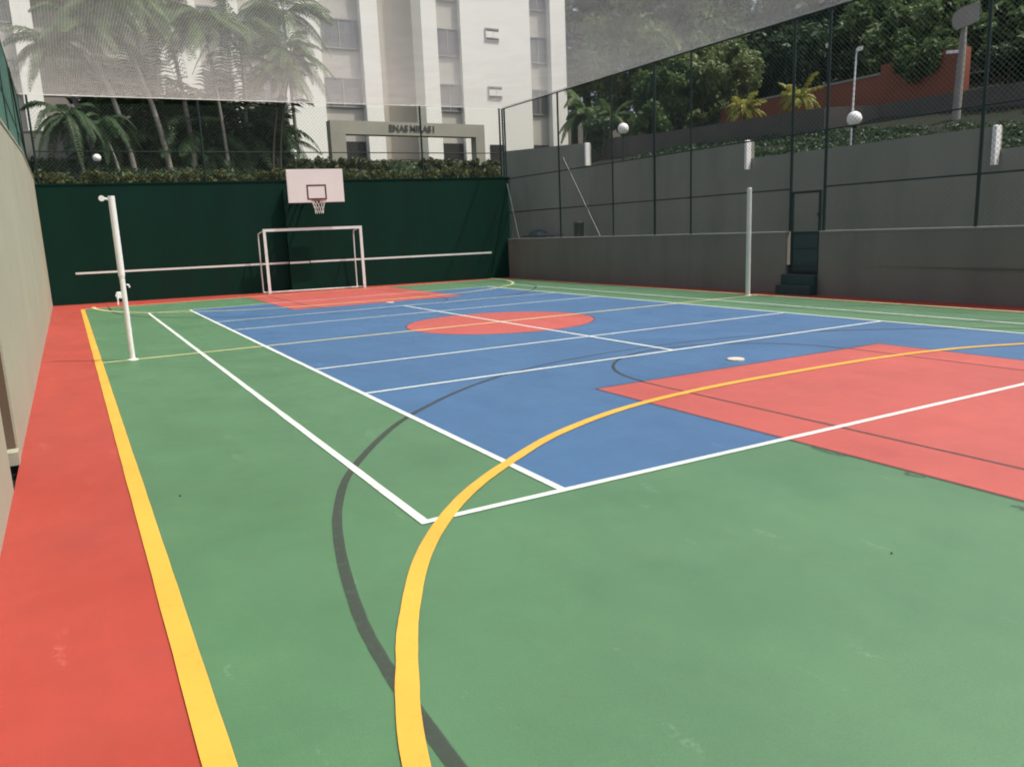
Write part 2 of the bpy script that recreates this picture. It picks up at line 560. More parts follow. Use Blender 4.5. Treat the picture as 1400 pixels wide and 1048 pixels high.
# white tennis and volleyball lines
W = 0.055
for sx in (-1, 1):
    rect('doubles_sideline', sx * D - W / 2, sx * D + W / 2, -B - W / 2, B + W / 2, 0.020, 'white_line')
    rect('singles_sideline', sx * S - W / 2, sx * S + W / 2, -B + W / 2, B - W / 2, 0.020, 'white_line')
rect('service_line', -S + W / 2, S - W / 2, -V - W / 2, -V + W / 2, 0.020, 'white_line')
rect('service_line', -S + W / 2, S - W / 2, V - W / 2, V + W / 2, 0.020, 'white_line')
rect('attack_line', -S + W / 2, S - W / 2, -T - W / 2, -T + W / 2, 0.020, 'white_line')
rect('attack_line', -S + W / 2, S - W / 2, T - W / 2, T + W / 2, 0.020, 'white_line')
rect('centre_service_line', -W / 2, W / 2, -V + W / 2, V - W / 2, 0.022, 'white_line')
for sy in (-1, 1):
    rect('baseline', -D + W / 2, D - W / 2, sy * B - W / 2, sy * B + W / 2, 0.0205, 'white_line')
rect('half_line', -6.34, 6.36, -0.035, 0.035, 0.018, 'pale_line')
# yellow futsal boundary
rect('touch_line', -6.43, -6.335, E1, E2, 0.024, 'yellow_line')
rect('touch_line', 6.35, 6.43, E1, E2, 0.024, 'pale_line')
rect('goal_line', -6.33, 6.35, E2 - 0.04, E2 + 0.04, 0.024, 'pale_line')
for (x, y, lab) in ((0.05, -5.65, 'small cream cap on blue floor beside the large near red key'),
                    (0.08, 5.72, 'small cream cap on the floor before the far red key')):
    o = MB().lathe((x, y, 0.014), [(0.10, -0.012), (0.10, 0.003), (0.085, 0.008), (0.03, 0.010)], 24).build('floor_cap', 'disc', smooth=False)
    tag(o, lab, 'floor cap', 'caps over the post sockets')
# scuffs where the old key paint shows past the edge, small bits of litter
for i, (x, y, l) in enumerate(((-2.2, -8.62, 0.28), (-2.21, -9.35, 0.12), (-2.27, -10.02, 0.14))):
    pts = [(x + 0.02 * random.uniform(-1, 1) - 0.02 * math.sin(PI * k / 8), y - l * k / 8) for k in range(9)]
    band('paint_scuff', pts, 0.03, 0.0175, 'faint_line')
for i, (x, y, lab) in enumerate(((-6.155, -7.02, 'tiny dark dry leaf on the green floor near the yellow sideline'),
                                 (-3.36, -10.06, 'tiny dark dry leaf on the near green floor at lower right'))):
    o = MB().add([(x - .009, y, 0.006), (x, y - .006, 0.008), (x + .009, y + .002, 0.006), (x, y + .007, 0.011), (x, y, 0.003)],
                 [(0, 1, 3), (1, 2, 3), (0, 4, 1), (1, 4, 2)]).build('dry_leaf', 'bin')
    tag(o, lab, 'leaf', 'dry leaves on the court')


# ------------------------------------------------------------------ terraces
def zt(x, y):
    a = 3.15 + 0.165 * (y - 13.0)
    if x > 9.55:
        b = 2.35 + 0.08 * (min(y, 14) + 6) + 0.30 * min(x - 9.6, 5) + 0.27 * max(0, x - 14.6)
        if y < 10.8:
            return b
        t = min(1, (y - 10.8) / 6)
        return b * (1 - t) + max(a, b * 0.85) * t
    return a


def front(x):
    P = [(-80, 14.1), (-7.1, 14.1), (7.0, 12.0), (7.05, 14.2), (7.85, 13.7), (9.6, 10.82), (90, 10.8)]
    for (x0, y0), (x1, y1) in zip(P, P[1:]):
        if x <= x1:
            return y0 + (y1 - y0) * (x - x0) / (x1 - x0)
    return 10.8


xs = sorted(set(list(np.arange(-80, 90.1, 2.5)) + [-7.1, 7.0, 7.05, 7.85, 9.6, 10.4, 11.2, 14.6]))
ys = [0, .04, .08, .13, .18, .25, .35, .5, .7, 1]
vs, fs = [], []
for x in xs:
    f0 = front(x)
    for t in ys:
        y = f0 + (95 - f0) * t
        vs.append((x, y, zt(x, y) + (0.05 * math.sin(x * 1.7) * math.sin(y * 1.3) if t > .05 else 0)))
n = len(ys)
for i in range(len(xs) - 1):
    for k in range(n - 1):
        fs.append((i * n + k, (i + 1) * n + k, (i + 1) * n + k + 1, i * n + k + 1))
tag(MB().add(vs, fs).build('upper_terrace', 'soil', smooth=True), kind='structure')
xs = [9.62, 10.2, 11, 12, 13, 14.6, 17, 20, 25, 32, 45, 60, 90]
ys = list(np.arange(-50, 10.1, 2)) + [10.81]
vs = [(x, y, zt(x, y)) for x in xs for y in ys]
n = len(ys)
fs = [(i * n + k, (i + 1) * n + k, (i + 1) * n + k + 1, i * n + k + 1) for i in range(len(xs) - 1) for k in range(n - 1)]
tag(MB().add(vs, fs).build('hillside', 'lawn', smooth=True), kind='structure')
tag(MB().add([(7.15, -20, 0.62), (9.4, -20, 0.62), (9.4, 10.6, 0.62), (7.7, 13.4, 0.62), (7.05, 13.4, 0.62)], [(0, 1, 2, 3, 4)]).build('service_path', 'paving'), kind='structure')

# ------------------------------------------------------------------ perimeter walls
# left plaster wall with a doorway
wl = thing('plaster_wall', 'tall beige plaster wall with stains along the left side of the court', 'wall', (-7.2, 0, 0))
LH = 3.55


def ltop(y):
    return LH if y > 7 else LH - (7 - y) * 0.05


m = MB()
LY = [-15, -10, -6.18, -5.27, 0, 3.5, 7, 14.05]
cop = MB()
for y0, y1 in zip(LY, LY[1:]):
    zb0 = 2.1 if y0 == -6.18 else 0.0
    v = [(x, y, z) for x in (-7.3, -7.1) for y, z in ((y0, zb0), (y1, zb0), (y1, ltop(y1)), (y0, ltop(y0)))]
    m.add(v, [(3, 2, 1, 0), (4, 5, 6, 7), (0, 1, 5, 4), (2, 3, 7, 6)] + ([(1, 2, 6, 5)] if y1 in (-6.18, 14.05) else []) + ([(0, 4, 7, 3)] if y0 in (-15, -5.27) else []))
    v = [(x, y, z) for x in (-7.33, -7.085) for y, z in ((y0, ltop(y0)), (y1, ltop(y1)), (y1, ltop(y1) + .035), (y0, ltop(y0) + .035))]
    cop.add(v, [(3, 2, 1, 0), (4, 5, 6, 7), (0, 1, 5, 4), (2, 3, 7, 6)])
child_local(m.build('wall_face', 'beige'), wl)
child_local(cop.build('coping', 'beige'), wl)
child_local(MB().box(-7.30, -7.115, -5.30, -5.265, 0.05, 2.1).build('door_jamb', 'jamb'), wl)
child_local(MB().box(-7.30, -7.095, -5.45, -5.305, 0.0, 0.10).build('door_sill', 'beige'), wl)
gate = thing('side_gate', 'dark teal metal gate standing in the doorway of the beige wall', 'gate', (-7.27, -5.7, 0))
m = MB()
m.box(-7.29, -7.26, -6.16, -6.11, 0.05, 2.05)
m.box(-7.29, -7.26, -5.36, -5.31, 0.05, 2.05)
m.box(-7.288, -7.262, -6.11, -5.36, 0.05, 0.10)
m.box(-7.288, -7.262, -6.11, -5.36, 2.0, 2.05)
child_local(m.build('frame', 'green_metal'), gate)
child_local(MB().box(-7.280, -7.270, -6.11, -5.36, 0.10, 2.0).build('panel', 'gate_panel'), gate)

# green end wall
WZ = 3.37
wn_ = Vector((2.1, 14.2, 0)).normalized()           # points away from the court
wt_ = Vector((14.2, -2.1, 0)).normalized()          # along the wall, to the right
W0 = Vector((-7.1, 13.9, 0))


def fw(x, off=0.0, z=0.0):
    """point on the end wall's front face at world x, off metres in front of it"""
    return Vector((x, wall_y(x), z)) - wn_ * off


def fbox(mb, x0, x1, o0, o1, z0, z1):
    a0, a1 = fw(x0, o0), fw(x1, o0)
    b0, b1 = fw(x0, o1), fw(x1, o1)
    v = [(p.x, p.y, z) for z in (z0, z1) for p in (a0, a1, b1, b0)]
    return mb.add(v, [(3, 2, 1, 0), (4, 5, 6, 7), (0, 1, 5, 4), (1, 2, 6, 5), (2, 3, 7, 6), (3, 0, 4, 7)])


we = thing('green_wall', 'tall dark green painted wall behind the goal at the far end', 'wall', (0, wall_y(0), 0))
child_local(fbox(MB(), -7.1, 6.98, 0, -0.2, 0, WZ).build('wall_face', 'dkgreen'), we)
child_local(fbox(MB(), -7.1, 6.98, 0.02, -0.22, WZ, WZ + 0.035).build('coping', 'dkgreen'), we)
child_local(fbox(MB(), -0.50, 0.13, 0.24, -0.002, 0, WZ - 0.25).build('pilaster', 'dkgreen'), we)
child_local(fbox(MB(), -6.41, -0.50, 0.004, -0.001, 0.86, 0.915).build('white_stripe', 'white_metal'), we)
child_local(fbox(MB(), -0.495, 0.10, 0.244, 0.238, 0.86, 0.915).build('white_stripe', 'white_metal'), we)
child_local(fbox(MB(), 0.14, 6.2, 0.004, -0.001, 0.86, 0.915).build('white_stripe', 'white_metal'), we)

# low right wall with gate opening
RX, RZ = 7.17, 1.30
wr = thing('low_wall', 'low grey painted wall below the chain link fence along the right side', 'wall', (RX, 0, 0))
m = MB()
m.box(RX, RX + 0.2, -0.12, wall_y(RX) + 0.02, 0, RZ)
m.box(RX, RX + 0.2, -20, -0.98, 0, RZ)
m.box(RX + 0.01, RX + 0.19, -0.98, -0.12, 0, 0.42)
child_local(m.build('wall_face', 'grey_wall'), wr)
m = MB()
m.box(RX - 0.015, RX + 0.215, -0.12, wall_y(RX) + 0.02, RZ, RZ + 0.03)
m.box(RX - 0.015, RX + 0.215, -20, -0.98, RZ, RZ + 0.03)
child_local(m.build('coping', 'grey_cap'), wr)
st = thing('entry_steps', 'two small dark steps below the gate in the low grey wall', 'steps', (RX, -0.55, 0))
child_local(MB().bevbox(RX - 0.26, RX - 0.13, -0.98, -0.08, 0.0, 0.2, 0.012).build('step', 'step'), st)
child_local(MB().bevbox(RX - 0.13, RX - 0.004, -0.975, -0.11, 0.0, 0.42, 0.012).build('step', 'step'), st)

# ------------------------------------------------------------------ chain link fences
def chain_mesh(p0, p1, z0, z1, pitch, rad, name, m, parent, skip=None):
    """two families of diagonal wires between p0 and p1 (x, y), from z0 to z1"""
    p0, p1 = Vector((*p0, 0)), Vector((*p1, 0))
    Lg = (p1 - p0).length
    d = (p1 - p0) / Lg
    nrm = Vector((-d.y, d.x, 0))
    H = z1 - z0
    mb = MB()
    n = int((Lg + H) / pitch) + 1
    for fam in (1, -1):
        off = nrm * (rad * 0.9 * fam)
        for i in range(n):
            s = i * pitch + (0 if fam > 0 else pitch * 0.3) - H
            a, b = s, s + H                       # bottom and top distances for fam 1
            t0, t1 = max(0, -a / H), min(1, (Lg - a) / H)
            if t1 - t0 < 0.02:
                continue
            q0 = (a + H * t0, z0 + H * t0)
            q1 = (a + H * t1, z0 + H * t1)
            if fam < 0:
                q0 = (Lg - q0[0], q0[1])
                q1 = (Lg - q1[0], q1[1])
            A = p0 + d * q0[0] + Vector((0, 0, q0[1])) + off
            Bv = p0 + d * q1[0] + Vector((0, 0, q1[1])) + off
            mb.tube([A, Bv], rad, 3, caps=False)
    o = mb.build(name, m)
    child_local(o, parent)
    tag(o, kind='stuff')
    return o


def pipe(parent, a, b, r, m='green_metal', name='post', n=10):
    o = MB().tube([a, b], r, n).build(name, m, smooth=False)
    return child_local(o, parent)


FZ = 5.64
FX = RX + 0.1
fr = thing('chain_link_fence', 'tall green chain link fence on the low grey wall at right', 'fence', (FX, 0, RZ))
zb = RZ + 0.03
for y, r in ((12.05, .030), (8.69, .030), (6.04, .024), (4.27, .036), (2.92, .024), (-0.14, .032), (-1.0, .032), (-4.12, .031), (-7.4, .038), (-10.7, .038), (-14, .038)):
    pipe(fr, (FX, y, zb), (FX, y, FZ), r)
for (a, b) in ((12.0, -0.14), (-1.0, -14)):
    pipe(fr, (FX, a, 2.22), (FX, b, 2.22), .018, name='rail')
    pipe(fr, (FX, a, 3.34), (FX, b, 3.34), .016, name='rail')
pipe(fr, (FX, -0.14, 3.34), (FX, -1.0, 3.34), .016, name='rail')
pipe(fr, (FX, 12.05, FZ), (FX, -14, FZ), .02, name='rail')
pipe(fr, (FX - .03, 8.45, 3.72), (FX - .03, 6.64, zb), .022, 'brace_metal', name='brace')
pipe(fr, (FX - .03, 11.95, 3.45), (FX - .03, 11.2, zb), .022, 'brace_metal', name='brace')
chain_mesh((FX, -14), (FX, -1.02), zb + .01, FZ - .01, 0.095, 0.0028, 'wire_mesh', 'wire', fr)
chain_mesh((FX, -1.0), (FX, -0.14), 2.24, FZ - .01, 0.095, 0.0028, 'wire_mesh', 'wire', fr)
chain_mesh((FX, -0.12), (FX, 12.03), zb + .01, FZ - .01, 0.095, 0.0028, 'wire_mesh', 'wire', fr)

fg = thing('court_gate', 'dark green gate with mesh top and solid lower panel in the right fence', 'gate', (FX, -0.57, 0.42))
m = MB()
for y in (-0.20, -0.90):
    m.box(FX - .02, FX + .02, y - .025, y + .025, 0.45, 2.16)
m.box(FX - .018, FX + .018, -0.875, -0.225, 2.11, 2.16)
m.box(FX - .018, FX + .018, -0.875, -0.225, 1.27, 1.32)
m.box(FX - .018, FX + .018, -0.875, -0.225, 0.45, 0.50)
m.box(FX - .018, FX + .018, -0.875, -0.225, 0.95, 0.98)
child_local(m.build('frame', 'green_metal'), fg)
child_local(MB().box(FX - .006, FX + .006, -0.876, -0.224, 0.49, 1.28).build('panel', 'gate_panel'), fg)
chain_mesh((FX, -0.876), (FX, -0.224), 1.31, 2.12, 0.095, 0.0028, 'wire_mesh', 'wire', fg)
child_local(MB().box(FX - .05, FX - .02, -0.93, -0.87, 1.62, 1.70).build('latch', 'green_metal'), fg)

SK, SX = 0.021, -0.12                # the right side runs slightly inwards towards the far corner
for o, py in ((wr, 0), (fr, 0), (fg, -0.57), (st, -0.55)):
    o.location.x += SX - SK * py
    o.rotation_euler.z = SK


def side_x(y):
    return FX + SX - SK * y


# fence on the end wall
fe = thing('chain_link_fence', 'chain link fence standing on top of the dark green end wall', 'fence', (0, wall_y(0), WZ))


def fpt(x, z, off=-0.1):
    p = fw(x, off)
    return (p.x, p.y, z)


def ftop(x):
    return 5.80 - (x + 7.1) * 0.16 / 14.2


for x in (-7.0, -2.65, 4.0, 6.72, 6.9):
    pipe(fe, fpt(x, WZ), fpt(x, ftop(x)), 0.03)
pipe(fe, fpt(-7.0, 4.3), fpt(6.9, 4.19), .016, name='rail')
a, b = fpt(-7.05, 0), fpt(6.9, 0)
chain_mesh(a[:2], b[:2], WZ + .04, 5.6, 0.11, 0.0019, 'wire_mesh', 'wire', fe)

# fence on the left wall
fl2 = thing('chain_link_fence', 'teal chain link fence seen edge on above the beige wall', 'fence', (-7.2, 0, LH))
for y in (-10, -5, 0, 4.6, 9.2, 13.8):
    pipe(fl2, (-7.2, y, ltop(y) + .03), (-7.2, y, 5.72), .028)
pipe(fl2, (-7.2, -14, 4.3), (-7.2, 13.8, 4.3), .018, name='rail')
pipe(fl2, (-7.2, -14, 5.72), (-7.2, 13.8, 5.72), .018, name='rail')
pipe(fl2, (-7.17, 9.3, 5.6), (-7.17, 13.6, LH + .05), .02, name='brace')
chain_mesh((-7.2, -14), (-7.2, 13.8), 2.6, 5.7, 0.095, 0.0036, 'wire_mesh', 'teal_wire', fl2)

# ------------------------------------------------------------------ overhead net
NS = 0.052


def net_z(x, y):
    u = (x + 7.2) / 14.4
    yf = wall_y(x) + .1
    v = (y + 14) / (yf + 14)
    edge = 5.70 * (1 - u) + 5.66 * u
    far = ftop(x)
    z = edge * (1 - v ** 6) + far * v ** 6
    return z - 0.35 * (4 * u * (1 - u)) * min(1, 4 * v * (1 - v)) * 0.35


mb = MB()
y = -14.0
while y < 14.0:
    xr = side_x(y)
    if y > wall_y(xr) + .1:
        xr = min(xr, -7.1 + (13.9 + .1 - y) / (2.1 / 14.2))
    if xr > -6.9:
        mb.tube([(x, y, net_z(x, y)) for x in np.linspace(-7.2, xr, 9)], 0.0017, 3, caps=False)
    y += NS
x = -7.2
while x < 7.25:
    mb.tube([(x, yy, net_z(x, yy)) for yy in np.linspace(-14, min(wall_y(x) + .1, (FX + SX - x) / SK), 12)], 0.0017, 3, caps=False)
    x += NS
on = thing('overhead_net', 'fine pale netting stretched like a ceiling over the whole court', 'net', (0, 0, 5.7))
o = mb.build('netting', 'twine')
child_local(o, on)
tag(o, kind='stuff')
child_local(MB().tube([(fpt(x, 0)[0], fpt(x, 0)[1], ftop(x) + .012) for x in np.linspace(-7.15, 6.9, 12)], .013, 6).build('edge_rope', 'rope'), on)
child_local(MB().tube([(side_x(y) - .05, y, FZ + .03) for y in np.linspace(-14, 12, 6)], .009, 6).build('edge_rope', 'brace_metal'), on)
child_local(MB().tube([(-7.17, y, 5.75) for y in np.linspace(-14, 13.8, 6)], .010, 6).build('edge_rope', 'rope'), on)

# ------------------------------------------------------------------ net posts
vp = thing('net_post', 'white volleyball post with pulley and winch near the beige wall', 'post', (-5.95, 0.0, 0), 'posts for the net across the court')
child_local(MB().lathe((-5.95, 0, 0), [(0.075, 0), (0.075, .012), (.05, .02)], 20).build('base_plate', 'white_metal'), vp)
child_local(MB().tube([(-5.95, 0, 0.01), (-5.95, 0, 1.15), (-5.95, 0, 1.2), (-5.95, 0, 2.27)], [0.034, 0.034, 0.043, 0.043], 16).build('pole', 'white_metal', smooth=False), vp)
m = MB().tube([(-5.96, 0, 2.22), (-6.03, 0, 2.235), (-6.06, 0, 2.24)], .016, 8)
child_local(m.build('pulley_arm', 'white_metal'), vp)
m = MB().tube([(-6.07, -.025, 2.24), (-6.07, .025, 2.24)], .038, 16)
child_local(m.build('pulley_wheel', 'white_metal'), vp)
m = MB().bevbox(-6.05, -5.985, -.035, .035, .88, .97, .01)
m.tube([(-6.03, -.05, .92), (-6.03, .05, .92)], .032, 14)
wch = child_local(m.build('winch', 'white_metal'), vp)
m = MB().tube([(-6.03, -.05, .92), (-6.04, -.065, .88), (-6.045, -.065, .80)], .010, 8).tube([(-6.045, -.065, .81), (-6.045, -.10, .80)], .012, 8)
o = m.build('crank', 'white_metal')
o.parent = wch
child_local(MB().tube([(-5.905, 0, 1.06), (-5.88, 0, 1.06), (-5.87, 0, 1.02)], .012, 8).build('hook', 'white_metal'), vp)
vr = thing('net_post', 'plain pale grey post standing before the low grey wall', 'post', (6.17, 0.1, 0), 'posts for the net across the court')
child_local(MB().lathe((6.17, .1, 0), [(0.075, 0), (0.075, .012), (.05, .02)], 20).build('base_plate', 'grey_metal'), vr)
child_local(MB().tube([(6.17, .1, 0.01), (6.17, .1, 2.25), (6.17, .1, 2.28)], [0.05, .05, .04], 16).build('pole', 'grey_metal'), vr)

# ------------------------------------------------------------------ goal
gl = thing('futsal_goal', 'white metal futsal goal frame without a net against the green wall', 'goal', tuple(fw(0.25, .6)))
GX0, GX1 = -1.19, 1.69


def fp(x, off, z):
    p = fw(x, off)
    return (p.x, p.y, z)


for x in (GX0, GX1):
    m = fbox(MB(), x - .04, x + .04, .64, .56, 0, 1.86)
    child_local(m.build('post', 'white_metal'), gl)
child_local(fbox(MB(), GX0 - .04, GX1 + .04, .64, .56, 1.86, 1.94).build('crossbar', 'white_metal'), gl)
for x in (GX0, GX1):
    q = x - .16
    pts = [fp(x, .57, 1.88), fp(x - .05, .40, 1.87), fp(q, .26, 1.80), fp(q, .2, 1.66), fp(q, .17, 1.2), fp(q, .14, 0.02)]
    child_local(MB().tube(pts, .02, 8).build('back_stay', 'white_metal'), gl)
    child_local(MB().tube([fp(x, .56, .025), fp(q, .14, .025)], .02, 8).build('ground_bar', 'white_metal'), gl)
child_local(MB().tube([fp(GX0 - .16, .30, .022), fp(GX1 - .16, .30, .022)], .02, 8).build('ground_bar', 'white_metal'), gl)

# ------------------------------------------------------------------ basketball hoop
bk = thing('basketball_backboard', 'white basketball backboard with dark red square above the goal', 'backboard', tuple(fw(0.35, .9, 2.6)))
child_local(fbox(MB(), -0.41, 1.20, .91, .88, 2.69, 3.64).build('board', 'board'), bk)
m = MB()
for (x0, x1, z0, z1) in ((0.12, 0.70, 3.155, 3.20), (0.12, 0.70, 2.755, 2.80), (0.12, 0.165, 2.80, 3.155), (0.655, 0.70, 2.80, 3.155)):
    fbox(m, x0, x1, .914, .909, z0, z1)
child_local(m.build('target_square', 'board_mark'), bk)
m = MB()
for (x0, x1, z0, z1) in ((-0.43, 1.22, 3.64, 3.655), (-0.43, 1.22, 2.675, 2.69), (-0.43, -0.41, 2.69, 3.64), (1.20, 1.22, 2.69, 3.64)):
    fbox(m, x0, x1, .905, .87, z0, z1)
child_local(m.build('board_rim', 'board'), bk)
hc = fw(0.41, 1.16, 2.72)
ringp = [(hc.x + .215 * math.cos(2 * PI * i / 28), hc.y + .215 * math.sin(2 * PI * i / 28), hc.z) for i in range(29)]
hp = child_local(MB().tube(ringp, .010, 8, caps=False).build('rim', 'hoop'), bk)
m = MB()
for k in range(12):
    for sgn in (1, -1):
        pts = []
        for j in range(6):
            t = j / 5
            th = 2 * PI * (k / 12) + sgn * t * 2 * PI * 1.5 / 12
            r = .21 * (1 - t) + .115 * t
            r -= .02 * math.sin(PI * t)
            pts.append((hc.x + r * math.cos(th), hc.y + r * math.sin(th), hc.z - .02 - .36 * t))
        m.tube(pts, .006, 4, caps=False)
child_local(m.build('hoop_net', 'rope'), bk)
m = MB()
for x in (-0.35, 0.02):
    for z0, z1 in ((2.85, 2.6), (3.45, 2.95)):
        m.tube([fp(x + .25, .88, z0), fp(x, .2, z1)], .03, 8)
fbox(m, .30, .52, .96, .912, 2.66, 2.76)
child_local(m.build('bracket', 'green_metal'), bk)

# ------------------------------------------------------------------ retaining walls on the right
rw = thing('retaining_wall', 'stepped grey retaining wall behind the right fence', 'wall', (9.45, 0, 0))
child_local(MB().box(9.45, 9.65, -25, -3.1, 0.4, 2.76).build('wall_section', 'retaining'), rw)
child_local(MB().box(9.45, 9.65, -3.1, 3.32, 0.4, 3.2).build('wall_section', 'retaining'), rw)
child_local(MB().box(9.45, 9.65, 3.32, 10.66, 0.4, 3.65).build('wall_section', 'retaining'), rw)
a, b = Vector((9.45, 10.66, 0)), Vector((7.75, 13.75, 0))
d = (b - a).normalized()
nn = Vector((-d.y, d.x, 0)) * -0.2
m = MB()
ps = [a, b, b + nn, a + nn]
m.add([(p.x, p.y, z) for z in (0.4, 4.44) for p in ps], [(0, 1, 2, 3), (7, 6, 5, 4), (0, 4, 5, 1), (1, 5, 6, 2), (2, 6, 7, 3), (3, 7, 4, 0)])
child_local(m.build('wall_section', 'retaining'), rw)
for (y, z, lab) in ((3.26, 2.92, 'white upright marker board on the middle step of the grey retaining wall'),
                    (-3.16, 2.46, 'white upright marker board on the retaining wall nearest the right edge'),
                    (10.60, 3.68, 'white upright marker board on the far grey wall beside leafy plants')):
    o = MB().bevbox(9.26, 9.44, y - .04, y + .04, z, z + .74, .012).build('marker_board', 'white_metal')
    tag(o, lab, 'marker board', 'white boards on the retaining wall steps')
bw = thing('garden_wall', 'weathered brown grey garden wall on the slope below the terracotta wall', 'wall', (13.2, 5, 4))
m = MB()
P = [(10.2, 12.0, 4.66), (10.65, 9.95, 4.6), (11.2, 9.0, 4.6), (11.75, 6.3, 4.6), (11.97, 4.76, 4.6), (12.3, 3.3, 4.6), (13.7, 2.6, 4.62), (14.05, -1.2, 4.62)]
for (xa, y0, z0), (xb, y1, z1) in zip(P, P[1:]):
    v = [(xa, y0, 2.5), (xb, y1, 2.5), (xb, y1, z1), (xa, y0, z0), (xa + .2, y0, 2.5), (xb + .2, y1, 2.5), (xb + .2, y1, z1), (xa + .2, y0, z0)]
    m.add(v, [(0, 1, 2, 3), (7, 6, 5, 4), (3, 2, 6, 7), (0, 3, 7, 4), (1, 5, 6, 2)])
child_local(m.build('wall_face', 'brown_wall'), bw)
tag(MB().add([(10.35, 11.9, 4.5), (10.8, 9.95, 4.45), (11.35, 9.0, 4.45), (11.9, 6.3, 4.45), (12.12, 4.8, 4.45), (12.45, 3.4, 4.45), (14.3, 2.9, 4.5), (14.3, 11.9, 4.55)], [(0, 1, 2, 3, 4, 5, 6, 7)]).build('planting_bed', 'soil'), kind='structure')
ow = thing('terracotta_wall', 'terracotta orange wall stepping up the wooded slope at right', 'wall', (14.3, 5, 4))
child_local(MB().box(14.3, 14.5, 3.05, 9.4, 3.2, 5.52).build('wall_section', 'orange_wall'), ow)
child_local(MB().box(14.27, 14.53, 3.05, 9.4, 5.52, 5.58).build('coping', 'grey_cap'), ow)
child_local(MB().box(14.28, 14.52, 0.6, 3.05, 3.2, 5.78).build('wall_section', 'orange_wall'), ow)
tb = thing('tarpaulin_heap', 'dark blue covered heap on the path behind the far fence corner', 'heap', (8.3, 12.2, .62))
m = MB().sphere((8.35, 12.3, 1.25), .42, 14, 8, .9)
m.sphere((8.3, 11.7, 1.15), .34, 14, 8, .9)
m.box(8.05, 8.6, 11.4, 12.7, .62, 1.2)
o = m.build('cover', 'tarp')
child_local(o, tb)
tag(child_local(MB().box(8.0, 8.7, 11.2, 13.0, 1.36, 1.40).build('top_board', 'tarp'), tb))
bn = thing('waste_bin', 'small black bin on the path behind the right fence', 'bin', (8.6, 10.1, .62))
child_local(MB().lathe((8.6, 10.1, .62), [(.15, 0), (.17, 1.0), (.18, 1.1)], 14).build('body', 'bin'), bn)
child_local(MB().lathe((8.6, 10.1, 1.722), [(.19, 0), (.19, .05), (.12, .1)], 14).build('lid', 'bin'), bn)


# ------------------------------------------------------------------ lamps
def globe_lamp(x, y, zb_, zg, r, label, postm='green_metal'):
    t = thing('globe_lamp', label, 'lamp', (x, y, zb_), 'white globe lamps round the court')
    child_local(MB().tube([(x, y, zb_ - .1), (x, y, zg - r)], .035, 8).build('pole', postm), t)
    child_local(MB().lathe((x, y, zg - r - .04), [(.05, 0), (.08, .03), (.08, .06), (.05, .08)], 14).build('collar', postm), t)
    child_local(MB().sphere((x, y, zg), r, 20, 12).build('globe', 'globe', smooth=True), t)


globe_lamp(10.0, 0.55, zt(10.0, .55), 3.85, .17, 'round white globe lamp beside the slim white street lamp')
globe_lamp(9.95, 9.36, zt(9.95, 9.36), 4.745, .18, 'round white globe lamp before dark trees, third step of grey wall')
globe_lamp(-5.39, 15.3, 3.4, 4.26, .12, 'round white globe lamp at the left among the palms')
globe_lamp(1.12, 17.4, 3.8, 4.72, .12, 'round white globe lamp right of the palms above the backboard')
SLX, SLY = 10.3, 0.80
sl = thing('street_lamp', 'slim white street lamp with small head on the slope', 'lamp', (SLX, SLY, zt(SLX, SLY)))
child_local(MB().tube([(SLX, SLY + .06, zt(SLX, SLY) - .2), (SLX, SLY + .03, 4.4), (SLX, SLY, 5.36), (SLX + .02, SLY - .03, 5.42)], [.026, .023, .018, .018], 8).build('pole', 'white_metal'), sl)
child_local(MB().obox((SLX + .03, SLY - .06, 5.46), (.05, -.03, .01), (.03, .05, 0), (0, -.01, .045)).build('lamp_head', 'white_metal'), sl)
dp = thing('round_panel_pole', 'concrete pole with a crossbar and pale rounded panel above the terracotta wall', 'pole', (13.0, -0.1, zt(13.0, -.1)))
child_local(MB().tube([(13.0, -0.05, zt(13.0, -.1) - .1), (13.0, -.1, 5.45), (13.0, -.12, 6.3)], [.10, .085, .05], 10).build('pole', 'concrete'), dp)
child_local(MB().obox((12.9, 0.0, 5.42), (.16, -.13, 0), (.03, .03, 0), (0, 0, .035)).build('crossbar', 'white_metal'), dp)
# rounded panel: half disc with thickness facing the court
c = Vector((12.95, -0.22, 6.12))
ax = Vector((.62, -.78, 0.10)).normalized()
up = Vector((0, 0, 1))
nrm = ax.cross(up).normalized() * .04
poly = [(-.42, .05), (-.40, .18), (-.30, .30), (-.12, .37), (.10, .40), (.30, .40), (.30, -.12), (.10, -.18), (-.12, -.22), (-.28, -.26), (-.38, -.14)]
v = [c + ax * a * .8 + up * b * .8 + nrm * s for s in (-1, 1) for a, b in poly]
k = len(poly)
f = [tuple(range(k)), tuple(range(2 * k - 1, k - 1, -1))] + [(i, k + i, k + (i + 1) % k, (i + 1) % k) for i in range(k)]
child_local(MB().add(v, f).build('panel', 'concrete'), dp)


# ------------------------------------------------------------------ apartment building
BY = 26.0
bd = thing('apartment_building', 'white apartment block with grey window bays and recesses behind the palms', 'building', (2, BY, 4.5))
BT, BB = 25.0, 4.3
layout = [(-16, -9.2, 'W'), (-9.2, -7.25, 'B'), (-7.25, -6.55, 'W'), (-6.55, -2.0, 'D'), (-2.0, -0.35, 'W'), (-0.35, 1.0, 'B'), (1.0, 1.45, 'W'),
          (1.45, 3.3, 'B'), (3.3, 5.1, 'W'), (5.1, 7.08, 'B'), (7.08, 7.95, 'P'), (7.95, 10.22, 'R'), (10.22, 11.05, 'P'),
          (11.05, 12.43, 'B'), (12.43, 16.55, 'S'), (16.55, 17.78, 'B'), (17.78, 18.75, 'P')]


